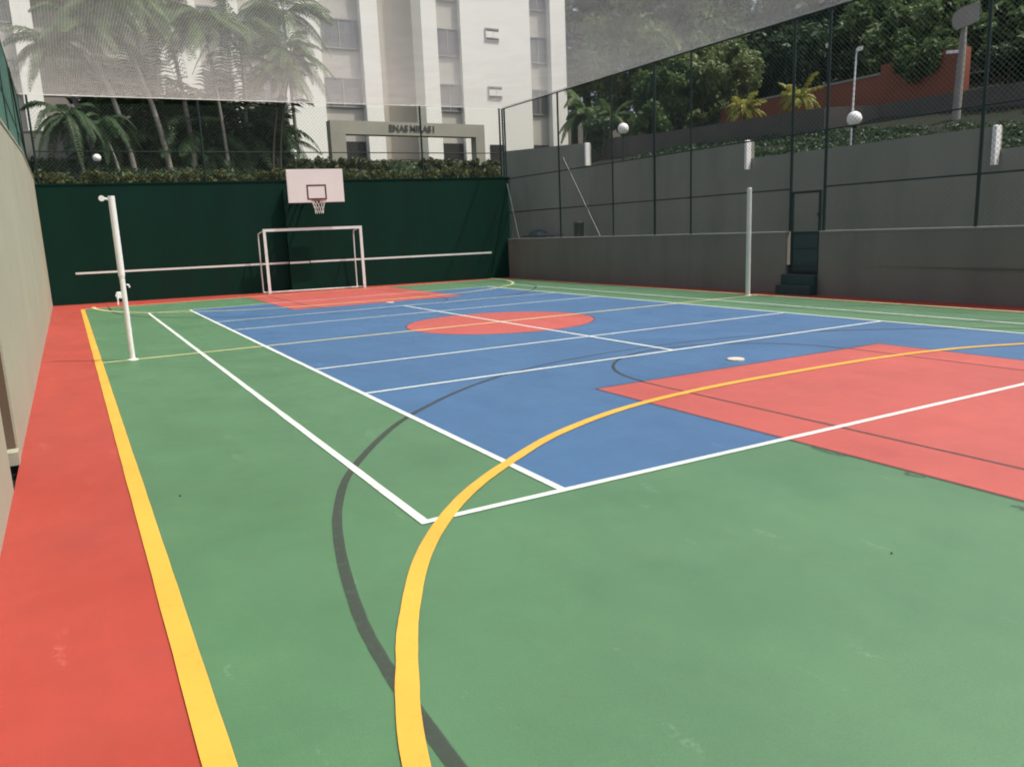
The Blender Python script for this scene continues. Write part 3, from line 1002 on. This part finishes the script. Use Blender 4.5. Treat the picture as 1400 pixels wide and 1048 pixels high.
def bpart(name, m, *boxes, parent=None):
    mb = MB()
    for b in boxes:
        mb.box(*b)
    o = mb.build(name, m)
    if parent is None:
        child_local(o, bd)
    else:
        o.parent = parent
    return o


def window(x0, x1, y, z0, z1, sash=1):
    w = bpart('window', 'alu', (x0, x1, y - .05, y + .04, z0, z0 + .05), (x0, x1, y - .05, y + .04, z1 - .05, z1),
              (x0, x0 + .05, y - .05, y + .04, z0 + .05, z1 - .05), (x1 - .05, x1, y - .05, y + .04, z0 + .05, z1 - .05),
              *[(x0 + (x1 - x0) * q - .02, x0 + (x1 - x0) * q + .02, y - .045, y + .035, z0 + .05, z1 - .05) for q in ([.5] if sash else [])])
    bpart('pane', 'glass', (x0 + .05, x1 - .05, y - .01, y + .02, z0 + .05, z1 - .05), parent=w)


for (x0, x1, t) in layout:
    if t in 'WP':
        bpart('wall_pier', 'bwhite', (x0, x1, BY - (.12 if t == 'P' else 0), BY + 2.5, BB, BT))
    elif t == 'S':
        bpart('wall_panel', 'bwhite', (x0, x1, BY, BY + 2.5, BB, BT))
        for k in range(-1, 3):
            z = 8.45 + 2.87 * k
            if k == -1:
                bpart('window', 'dark_open', (13.84, 14.7, BY - .03, BY - .005, 5.2, 6.14))
                continue
            xw = 13.86 - .05 * k
            w = bpart('window', 'alu', (xw, xw + .82, BY - .05, BY - .004, z + .60, z + .66), (xw, xw + .82, BY - .05, BY - .004, z, z + .05),
                      (xw, xw + .05, BY - .05, BY - .004, z + .05, z + .60))
            bpart('pane', 'dark_open', (xw + .05, xw + .82, BY - .03, BY - .006, z + .49, z + .60), parent=w)
            bpart('pane', 'dark_open', (xw + .05, xw + .82, BY - .03, BY - .006, z + .05, z + .17), parent=w)
            bpart('sash', 'bwhite', (xw + .05, xw + .45, BY - .07, BY - .008, z + .18, z + .48), parent=w)
            bpart('sash', 'bwhite', (xw + .49, xw + .82, BY - .06, BY - .008, z + .18, z + .48), parent=w)
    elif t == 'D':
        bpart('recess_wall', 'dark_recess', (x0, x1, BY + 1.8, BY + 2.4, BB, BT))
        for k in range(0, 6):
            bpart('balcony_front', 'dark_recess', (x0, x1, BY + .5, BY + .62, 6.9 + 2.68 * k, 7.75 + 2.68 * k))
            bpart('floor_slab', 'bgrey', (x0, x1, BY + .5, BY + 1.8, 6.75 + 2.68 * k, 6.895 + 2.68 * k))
    elif t == 'R':
        bpart('recess_wall', 'bgrey', (x0, x1, BY + 1.1, BY + 2.4, BB, BT))
    elif t == 'B':
        bpart('spandrel_wall', 'spandrel', (x0, x1, BY + .30, BY + 2.45, BB, BT))
        for k in range(-1, 5):
            z = 7.78 + 2.68 * k
            if k == -1:
                bpart('window', 'dark_open', (x0 + .05, x1 - .05, BY + .25, BY + .295, 4.9, 6.2))
            else:
                window(x0 + .06, x1 - .06, BY + .25, z, z + 1.36)
bpart('rear_block', 'bwhite', (-16, 18.75, BY + 2.5, BY + 13, BB, BT))
# entrance portal with lettering
pt = thing('entrance_portal', 'beige concrete entrance portal with dark lettering before the white building', 'portal', (7, 20, 4.2))
child_local(MB().box(3.36, 10.38, 20, 20.5, 5.74, 6.27).build('beam', 'portal'), pt)
child_local(MB().box(3.36, 3.98, 20.002, 20.498, 3.9, 5.74).build('column', 'portal'), pt)
child_local(MB().box(9.94, 10.38, 20.002, 20.498, 3.9, 5.74).build('column', 'portal'), pt)
for word, x in (('ENAS', 5.86), ('MIRAS', 6.80), ('I', 7.86)):
    fc = bpy.data.curves.new('lettering', 'FONT')
    fc.body = word
    fc.size = 0.36
    fc.extrude = 0.012
    fc.offset = 0.008
    tmp = bpy.data.objects.new('lettering', fc)
    COL.objects.link(tmp)
    dg = bpy.context.evaluated_depsgraph_get()
    me = bpy.data.meshes.new_from_object(tmp.evaluated_get(dg))
    bpy.data.objects.remove(tmp)
    o = bpy.data.objects.new('lettering', me)
    COL.objects.link(o)
    me.materials.clear()
    me.materials.append(MAT['letter'])
    me.transform(Matrix.Translation((x, 19.985, 5.90)) @ Matrix.Rotation(PI / 2, 4, 'X'))
    child_local(o, pt)


# ------------------------------------------------------------------ vegetation
def leaf_cloud(centres, radii, n, size, name, m, parent, flat=1.0, up_bias=0.3):
    """n leaf quads spread through balls; each leaf is a folded diamond"""
    cs = np.array(centres, float)
    rs = np.array(radii, float)
    idx = rng.integers(0, len(cs), n)
    d = rng.normal(size=(n, 3))
    d /= np.linalg.norm(d, axis=1)[:, None]
    r = rng.random(n) ** 0.45
    p = cs[idx] + d * (r * rs[idx])[:, None] * np.array([1, 1, flat])
    nor = d * 0.5 + rng.normal(size=(n, 3)) * 0.7 + np.array([0, 0, up_bias])
    nor /= np.linalg.norm(nor, axis=1)[:, None]
    t = np.cross(nor, rng.normal(size=(n, 3)))
    t /= np.linalg.norm(t, axis=1)[:, None] + 1e-9
    b = np.cross(nor, t)
    s = size * (0.55 + 0.9 * rng.random(n))[:, None]
    v = np.stack([p - t * s, p + b * s * 0.42 + nor * s * .12, p + t * s, p - b * s * 0.42 + nor * s * .12], 1).reshape(-1, 3)
    me = bpy.data.meshes.new(name)
    me.vertices.add(4 * n)
    me.vertices.foreach_set('co', v.astype(np.float32).ravel())
    me.loops.add(4 * n)
    me.loops.foreach_set('vertex_index', np.arange(4 * n, dtype=np.int32))
    me.polygons.add(n)
    me.polygons.foreach_set('loop_start', np.arange(0, 4 * n, 4, dtype=np.int32))
    me.polygons.foreach_set('loop_total', np.full(n, 4, dtype=np.int32))
    me.update()
    me.validate()
    me.materials.append(MAT[m])
    o = bpy.data.objects.new(name, me)
    COL.objects.link(o)
    if parent is not None:
        child_local(o, parent)
    return o


def tree(x, y, z0, h, rx, label, m, n=7000, size=0.16, group='trees on the slope', clumps=46, name='broadleaf_tree', lean=(0, 0), rz=None):
    """tapered trunk, limbs to every clump, crown of leaf clumps"""
    t = thing(name, label, 'tree', (x, y, z0), group)
    rz = rz or rx * 0.85
    top = Vector((x + lean[0], y + lean[1], z0 + h - rz))
    m_ = MB()
    r0 = 0.05 * h * 0.55
    p0 = Vector((x, y, z0 - .4))
    mid = (p0 + top) / 2 + Vector((random.uniform(-.2, .2), random.uniform(-.2, .2), 0))
    m_.tube([p0, mid, top], [r0, r0 * .75, r0 * .5], 8)
    cs, rs = [], []
    for i in range(clumps):
        d = Vector((random.gauss(0, 1), random.gauss(0, 1), random.gauss(0, 1) * .9 + .15)).normalized()
        q = random.uniform(.35, 1.0) ** .6
        c = top + Vector((d.x * rx * q, d.y * rx * q, d.z * rz * q))
        cs.append(c)
        rs.append(rx * random.uniform(.16, .30))
        if i % 3 == 0:
            s = mid.lerp(top, random.uniform(.4, 1))
            k = s.lerp(c, .5) + Vector((0, 0, -.08 * rx))
            m_.tube([s, k, c], [r0 * .3, r0 * .18, r0 * .06], 5)
    child_local(m_.build('trunk', 'bark'), t)
    leaf_cloud(cs, rs, n, size, 'crown', m, t)
    return t


def frond(mb, base, az, length, rise, droop, nl=22, lw=0.03, ll=0.45):
    """one pinnate palm frond: arching rachis with hanging leaflets"""
    dh = Vector((math.cos(az), math.sin(az), 0))
    side = Vector((-dh.y, dh.x, 0))
    pts = []
    for i in range(11):
        t = i / 10
        pts.append(base + dh * (length * (t * .92 - .12 * t * t * droop)) + Vector((0, 0, length * (rise * t - droop * t * t))))
    mb.tube(pts, [.018 * (1 - .85 * i / 10) for i in range(11)], 4, caps=False)
    for i in range(nl):
        t = .14 + .86 * i / (nl - 1)
        k = min(int(t * 10), 9)
        p = pts[k].lerp(pts[k + 1], t * 10 - k)
        tan = (pts[k + 1] - pts[k]).normalized()
        L_ = ll * length / 2 * (math.sin(PI * min(1, t * .85 + .12)) ** .7) * random.uniform(.85, 1.1)
        for s in (1, -1):
            d = (side * s * .75 + tan * .55 + Vector((0, 0, -.25 - .25 * random.random()))).normalized()
            e = p + d * L_
            w = tan * lw
            midp = p + d * L_ * .5 + Vector((0, 0, .04))
            mb.add([p - w * .5, p + w * .5, midp + w, e + Vector((0, 0, -.10 * L_)), midp - w], [(0, 1, 2, 4), (4, 2, 3)])


def palm(x, y, z0, top, label, nf=23, fl_=2.2, r=.09, m='leaf_palm', tm='palm_bark', group='palms behind the end wall', name='palm_tree', rise=.75, droop=.95, nl=30):
    t = thing(name, label, 'palm', (x, y, z0), group)
    top = Vector(top)
    p0 = Vector((x, y, z0 - .3))
    pts = []
    for i in range(9):
        q = i / 8
        p = p0.lerp(top, q)
        p.x += (top.x - p0.x) * (-.18) * math.sin(PI * q)
        pts.append(p)
    child_local(MB().tube(pts, [r * (1.15 - .5 * i / 8) for i in range(9)], 8).build('trunk', tm, smooth=True), t)
    child_local(MB().tube([top - Vector((0, 0, .05)), top + Vector((0, 0, .35)), top + Vector((0, 0, .6))], [r * .7, r * .8, r * .3], 8).build('crownshaft', m, smooth=True), t)
    a0 = random.random() * 6.28
    mb = MB()
    for i in range(nf):
        a = a0 + i * 2.399 + random.uniform(-.45, .45)
        u = i / nf
        frond(mb, top + Vector((0, 0, .45)), a, fl_ * random.uniform(.8, 1.1), rise * (1.35 - 1.2 * u) * random.uniform(.6, 1.35), droop * random.uniform(.55, 1.3), nl=nl)
    child_local(mb.build('crown', m), t)
    return t


palm(-4.2, 17.2, 3.85, (-5.1, 17.2, 8.0), 'pale leaning palm trunk third from the left, rising behind the globe lamp')
palm(-3.1, 17.0, 3.80, (-4.3, 17.0, 8.7), 'tall slim palm leaning left, its base right of the leftmost globe lamp', fl_=2.4)
palm(-5.2, 18.4, 4.0, (-6.1, 18.4, 7.6), 'leftmost palm, with arching fronds against the white wall', fl_=1.9, rise=.7)
palm(-5.7, 16.2, 3.65, (-6.0, 16.2, 5.1), 'short dark young palm low at the far left', fl_=1.5, r=.05, m='leaf_palm_dark', nf=18, droop=1.2)
palm(-2.2, 18.0, 3.95, (-2.6, 18.0, 8.9), 'tall upright palm in the middle of the palm clump', fl_=2.5)
palm(-1.2, 17.3, 3.85, (-1.5, 17.3, 8.3), 'palm with thin straight trunk just left of the fence post', fl_=2.2, r=.06)
palm(-0.3, 18.2, 4.0, (-0.2, 18.2, 8.6), 'bushy palm above the left end of the goal', fl_=2.3, r=.07)
palm(0.45, 17.0, 3.80, (1.15, 17.0, 7.5), 'slim palm leaning right with dark trunk against the white pier', fl_=1.9, r=.045, tm='bark')
palm(0.15, 16.8, 3.80, (0.75, 16.8, 6.9), 'second slim dark trunked palm leaning right near the white pier', fl_=1.5, r=.04, tm='bark')
palm(-3.6, 19.2, 4.15, (-3.4, 19.2, 9.6), 'tallest palm at the back of the clump', fl_=2.6)
palm(1.6, 18.6, 4.05, (1.5, 18.6, 9.3), 'palm with high crown nearest the grey window bay', fl_=2.2, r=.07)
palm(-4.7, 16.4, 3.65, (-5.0, 16.4, 5.0), 'short dark young palm just right of the left globe lamp', fl_=1.4, r=.05, m='leaf_palm_dark', nf=18, droop=1.2)


for (x, y, fl_, lab) in ((-2.9, 18.9, 2.9, 'leafy clump of long arching fronds left of the fence post'), (-1.7, 19.0, 3.0, 'leafy clump of long arching fronds behind the fence post'),
                         (-0.5, 18.9, 2.8, 'leafy clump of long arching fronds above the goal'), (0.5, 18.6, 2.4, 'leafy clump of long fronds next to the slim leaning trunks'),
                         (-4.6, 19.0, 2.4, 'leafy clump of long fronds behind the left globe lamp')):
    palm(x, y, zt(x, y), (x, y, zt(x, y) + .35), lab, nf=26, fl_=fl_, r=.07, m='leaf_palm_dark', group='leafy clumps between the palms', name='frond_clump', rise=1.45, droop=1.15, nl=30)


def shrub(x, y, z0, rx, ry, h, label, m, n, size, cat='shrub', group=None, name='shrub', clumps=14):
    t = thing(name, label, cat, (x, y, z0), group)
    cs, rs, mb = [], [], MB()
    for i in range(clumps):
        a, q = random.random() * 6.28, math.sqrt(random.random())
        c = Vector((x + rx * q * math.cos(a) * .85, y + ry * q * math.sin(a) * .85, z0 + h * random.uniform(.2, .85)))
        cs.append(c)
        rs.append(min(rx, ry, h) * random.uniform(.30, .48))
        mb.tube([(x + (c.x - x) * .2, y + (c.y - y) * .2, z0 - .15), (x + (c.x - x) * .6, y + (c.y - y) * .6, z0 + (c.z - z0) * .5), tuple(c)], [.03, .02, .008], 5)
    child_local(mb.build('stem', 'bark'), t)
    leaf_cloud(cs, rs, n, size, 'crown', m, t)


for (x, y, rx, h, lab) in ((-4.4, 20.8, 1.2, 3.0, 'dark dense shrub behind the leftmost palm trunks'), (-2.6, 20.4, 1.3, 3.0, 'dark dense shrub behind the tall upright palm'),
                           (-0.9, 20.4, 1.2, 2.8, 'dark dense shrub behind the goal side palms'), (0.6, 19.6, 1.1, 2.6, 'dark shrub beside the slim leaning palms')):
    shrub(x, y, zt(x, y), rx, 1.0, h, lab, 'leaf_dark', 4200, .15, group='dark shrubs among the palms', clumps=26)


for i, (x, y, rx, h, lab) in enumerate(((-3.4, 18.6, 1.0, 1.5, 'low dark bush at the foot of the tall palms'), (-1.6, 18.8, 1.0, 1.6, 'low dark bush behind the fence post among palms'),
                           (0.1, 18.4, .9, 1.5, 'low dark bush below the slim leaning palms'), (-4.9, 19.6, .7, 1.3, 'low dark bush right of the small grey wall'))):
    shrub(x, y, zt(x, y), rx, .8, h, lab, 'leaf_palm_dark', 3500, .12, group='low bushes among the palms', clumps=22)
gw = thing('grey_garden_wall', 'low plain grey wall behind the young dark palms at far left', 'wall', (-6.4, 21.5, 4.4))
child_local(MB().box(-8.6, -5.2, 21.5, 21.7, 4.0, 5.75).build('wall_face', 'retaining'), gw)
child_local(MB().box(-8.62, -5.18, 21.48, 21.72, 5.75, 5.80).build('coping', 'retaining'), gw)


def hedge(x0, x1, y0, y1, z0, z1, label, m, n, size, along_wall=False, bump=.1, group=None, dens=16):
    t = thing('hedge', label, 'hedge', ((x0 + x1) / 2, (y0 + y1) / 2, z0), group)
    cs, rs = [], []
    L_ = x1 - x0
    k = int(L_ * dens)
    mb = MB()
    for i in range(k):
        x = x0 + L_ * random.random()
        dy = (wall_y(x) - wall_y(0)) if along_wall else 0
        cs.append((x, random.uniform(y0, y1) + dy, random.uniform(z0 + .05, z1 - bump * random.random())))
        rs.append(random.uniform(.10, .2))
        if i % 6 == 0:
            mb.tube([(x, (y0 + y1) / 2 + dy, z0 - .2), cs[-1]], [.015, .006], 4)
    child_local(mb.build('stem', 'bark'), t)
    leaf_cloud(cs, rs, n, size, 'foliage', m, t)


hedge(-7.0, 6.9, wall_y(0) + .30, wall_y(0) + .85, 3.2, 3.74, 'low ragged yellowish hedge along the top of the green wall', 'leaf_hedge', 26000, .07, True, .25, dens=26)
hedge(0.9, 4.5, 16.7, 17.6, 3.5, 4.42, 'clipped dark hedge block behind the backboard', 'leaf_box', 13000, .07, bump=.05, dens=42, group='clipped hedges before the portal')
hedge(6.1, 9.3, 16.7, 17.6, 3.5, 4.42, 'clipped dark hedge block near the far right fence corner', 'leaf_box', 12000, .07, bump=.05, dens=42, group='clipped hedges before the portal')
hedge(4.5, 6.1, 15.4, 16.0, 3.3, 3.85, 'low loose hedge in the gap between the two clipped hedges', 'leaf_hedge', 3600, .065, bump=.2, dens=30)

# ground cover on the near slope, seen over the retaining wall
cs = [(random.uniform(9.75, 12.4), random.uniform(-5, 9.0)) for _ in range(520)]
o = leaf_cloud([(x, y, zt(x, y) + .02) for x, y in cs], [.3] * len(cs), 26000, .05, 'ground_cover', 'leaf_dark', None, flat=.3)
tag(o, 'dark low ground cover growing above the grey retaining wall', 'ground cover', kind='stuff')

cs = [(random.uniform(-7.2, 9.0), random.uniform(15.2, 22)) for _ in range(700)]
o = leaf_cloud([(x, y, zt(x, y) + .12) for x, y in cs], [.42] * len(cs), 26000, .085, 'ground_cover', 'leaf_dark', None, flat=.55)
tag(o, 'dark low planting under the palms behind the green wall', 'ground cover', kind='stuff')

shrub(11.9, 10.2, 4.45, .9, .8, 1.3, 'green bush over the left end of the brown garden wall', 'leaf_mid', 4500, .09)
shrub(10.35, 11.1, 4.2, .55, .5, 1.3, 'dark bush behind the far globe lamp on the grey wall', 'leaf_dark', 3000, .09)
shrub(14.75, 1.9, 5.2, .75, .9, 1.0, 'leafy bush hanging over the top of the higher terracotta wall', 'leaf_mid', 4500, .09)
shrub(14.5, -0.35, 4.2, .8, .7, 1.5, 'dark bush right of the concrete pole', 'leaf_dark', 4500, .09)
# plants and trees on the slope
palm(12.5, 6.5, 4.42, (12.5, 6.5, 4.55), 'yellow green feathery plant, left of the pair below the terracotta wall', nf=30, fl_=.8, r=.05, m='leaf_yellow', rise=1.05,
     group='yellow plants below the terracotta wall', name='feathery_plant', nl=12)
palm(12.65, 4.5, 4.42, (12.65, 4.5, 4.55), 'yellow green feathery plant, right of the pair below the terracotta wall', nf=30, fl_=.8, r=.05, m='leaf_yellow', rise=1.05,
     group='yellow plants below the terracotta wall', name='feathery_plant', nl=12)
palm(10.6, 12.7, zt(10.6, 12.7), (10.75, 12.6, 5.2), 'large leafy plant beside the white building corner', nf=24, fl_=1.45, r=.05, m='leaf_mid', group='leafy plants by the building', name='leafy_plant', rise=.85)
palm(11.5, 12.2, zt(11.5, 12.2), (11.4, 12.0, 5.0), 'smaller leafy plant right of the far white marker board', nf=20, fl_=1.2, r=.05, m='leaf_mid', group='leafy plants by the building', name='leafy_plant', rise=.85)
for (x, y, zc, rx, lab, m_, n, s) in (
        (15.4, 14.4, 8.7, 2.8, 'large light green tree beside the white building', 'leaf_light', 10000, .15),
        (15.5, 11.7, 6.6, 1.75, 'olive green tree left of the yellow plants', 'leaf_light', 6000, .13),
        (18.0, 15.8, 10.6, 2.9, 'tall mid green tree behind the light green one', 'leaf_mid', 8000, .17),
        (17.6, 13.6, 7.2, 2.0, 'mid green tree low in the gap before the dark wood', 'leaf_mid', 5500, .15),
        (24.7, 16.5, 9.4, 3.4, 'dark tree in the middle of the wood', 'leaf_dark', 7500, .2),
        (25.5, 13.8, 9.9, 3.0, 'dark tree right of the middle of the wood', 'leaf_dark', 7500, .2),
        (20.0, 10.2, 7.4, 2.0, 'dark low tree behind the lower terracotta wall', 'leaf_dark', 5000, .16),
        (21.2, 7.4, 8.3, 2.3, 'bushy green tree over the higher terracotta wall', 'leaf_mid', 8000, .16),
        (18.2, 4.6, 7.0, 1.6, 'green tree spilling over the end of the terracotta wall', 'leaf_mid', 6000, .14),
        (19.6, 1.6, 6.6, 1.8, 'dark tree with bare trunk at the right edge', 'leaf_mid', 6500, .15),
        (22.5, 4.4, 8.6, 2.2, 'green tree behind the pale rounded panel', 'leaf_mid', 6000, .17),
        (17.3, -1.2, 6.0, 1.6, 'dark tree just past the right edge', 'leaf_dark', 5000, .15),
        (23.6, 27.0, 10.0, 3.4, 'dark green tree touching the right corner of the white building', 'leaf_mid', 8000, .18),
        (22.3, 30.5, 12.5, 3.3, 'tall green tree filling the gap beside the building corner', 'leaf_mid', 9000, .2),
        (13.4, 11.0, 6.0, 1.25, 'small rounded tree right of the large leafy plant', 'leaf_mid', 5000, .11),
        (14.6, 9.2, 5.9, 1.2, 'pale olive bush tree at the left end of the terracotta wall', 'leaf_light', 5000, .10),
        (16.3, 2.6, 6.5, 1.15, 'leafy tree drooping over the higher terracotta wall', 'leaf_mid', 5000, .11),
        (15.6, -1.9, 5.7, 1.5, 'dark tree past the right end of the terracotta wall', 'leaf_dark', 6500, .11),
        (23.2, 30.3, 14.6, 4.8, 'far dark tree right behind the building corner', 'leaf_dark', 6500, .27),
        (28.0, 27.8, 15.0, 4.8, 'far dark tree second from the building', 'leaf_dark', 6500, .27),
        (32.5, 25.0, 14.4, 4.8, 'far dark tree in the middle of the skyline', 'leaf_dark', 6500, .27),
        (35.5, 21.0, 14.4, 4.6, 'far dark tree right of the middle of the skyline', 'leaf_dark', 6500, .27),
        (35.8, 15.7, 12.8, 4.4, 'far dark tree second from the right edge', 'leaf_dark', 6500, .27),
        (36.0, 10.6, 12.4, 4.4, 'far dark tree at the right edge', 'leaf_dark', 6500, .27),
        (28.0, 20.0, 9.5, 3.2, 'dark understorey tree low in the back of the wood', 'leaf_dark', 5000, .22),
        (21.5, 20.5, 8.0, 3.0, 'dark understorey tree behind the large light green tree', 'leaf_dark', 5000, .22),
        (28.5, 10.0, 10.0, 3.2, 'dark tree behind the bushy green tree', 'leaf_dark', 5500, .22)):
    z0 = zt(x, y)
    rz_ = rx * .85
    tree(x, y, z0, max(zc + rz_ - z0, 2.6), rx, lab, m_, n, s, rz=rz_)
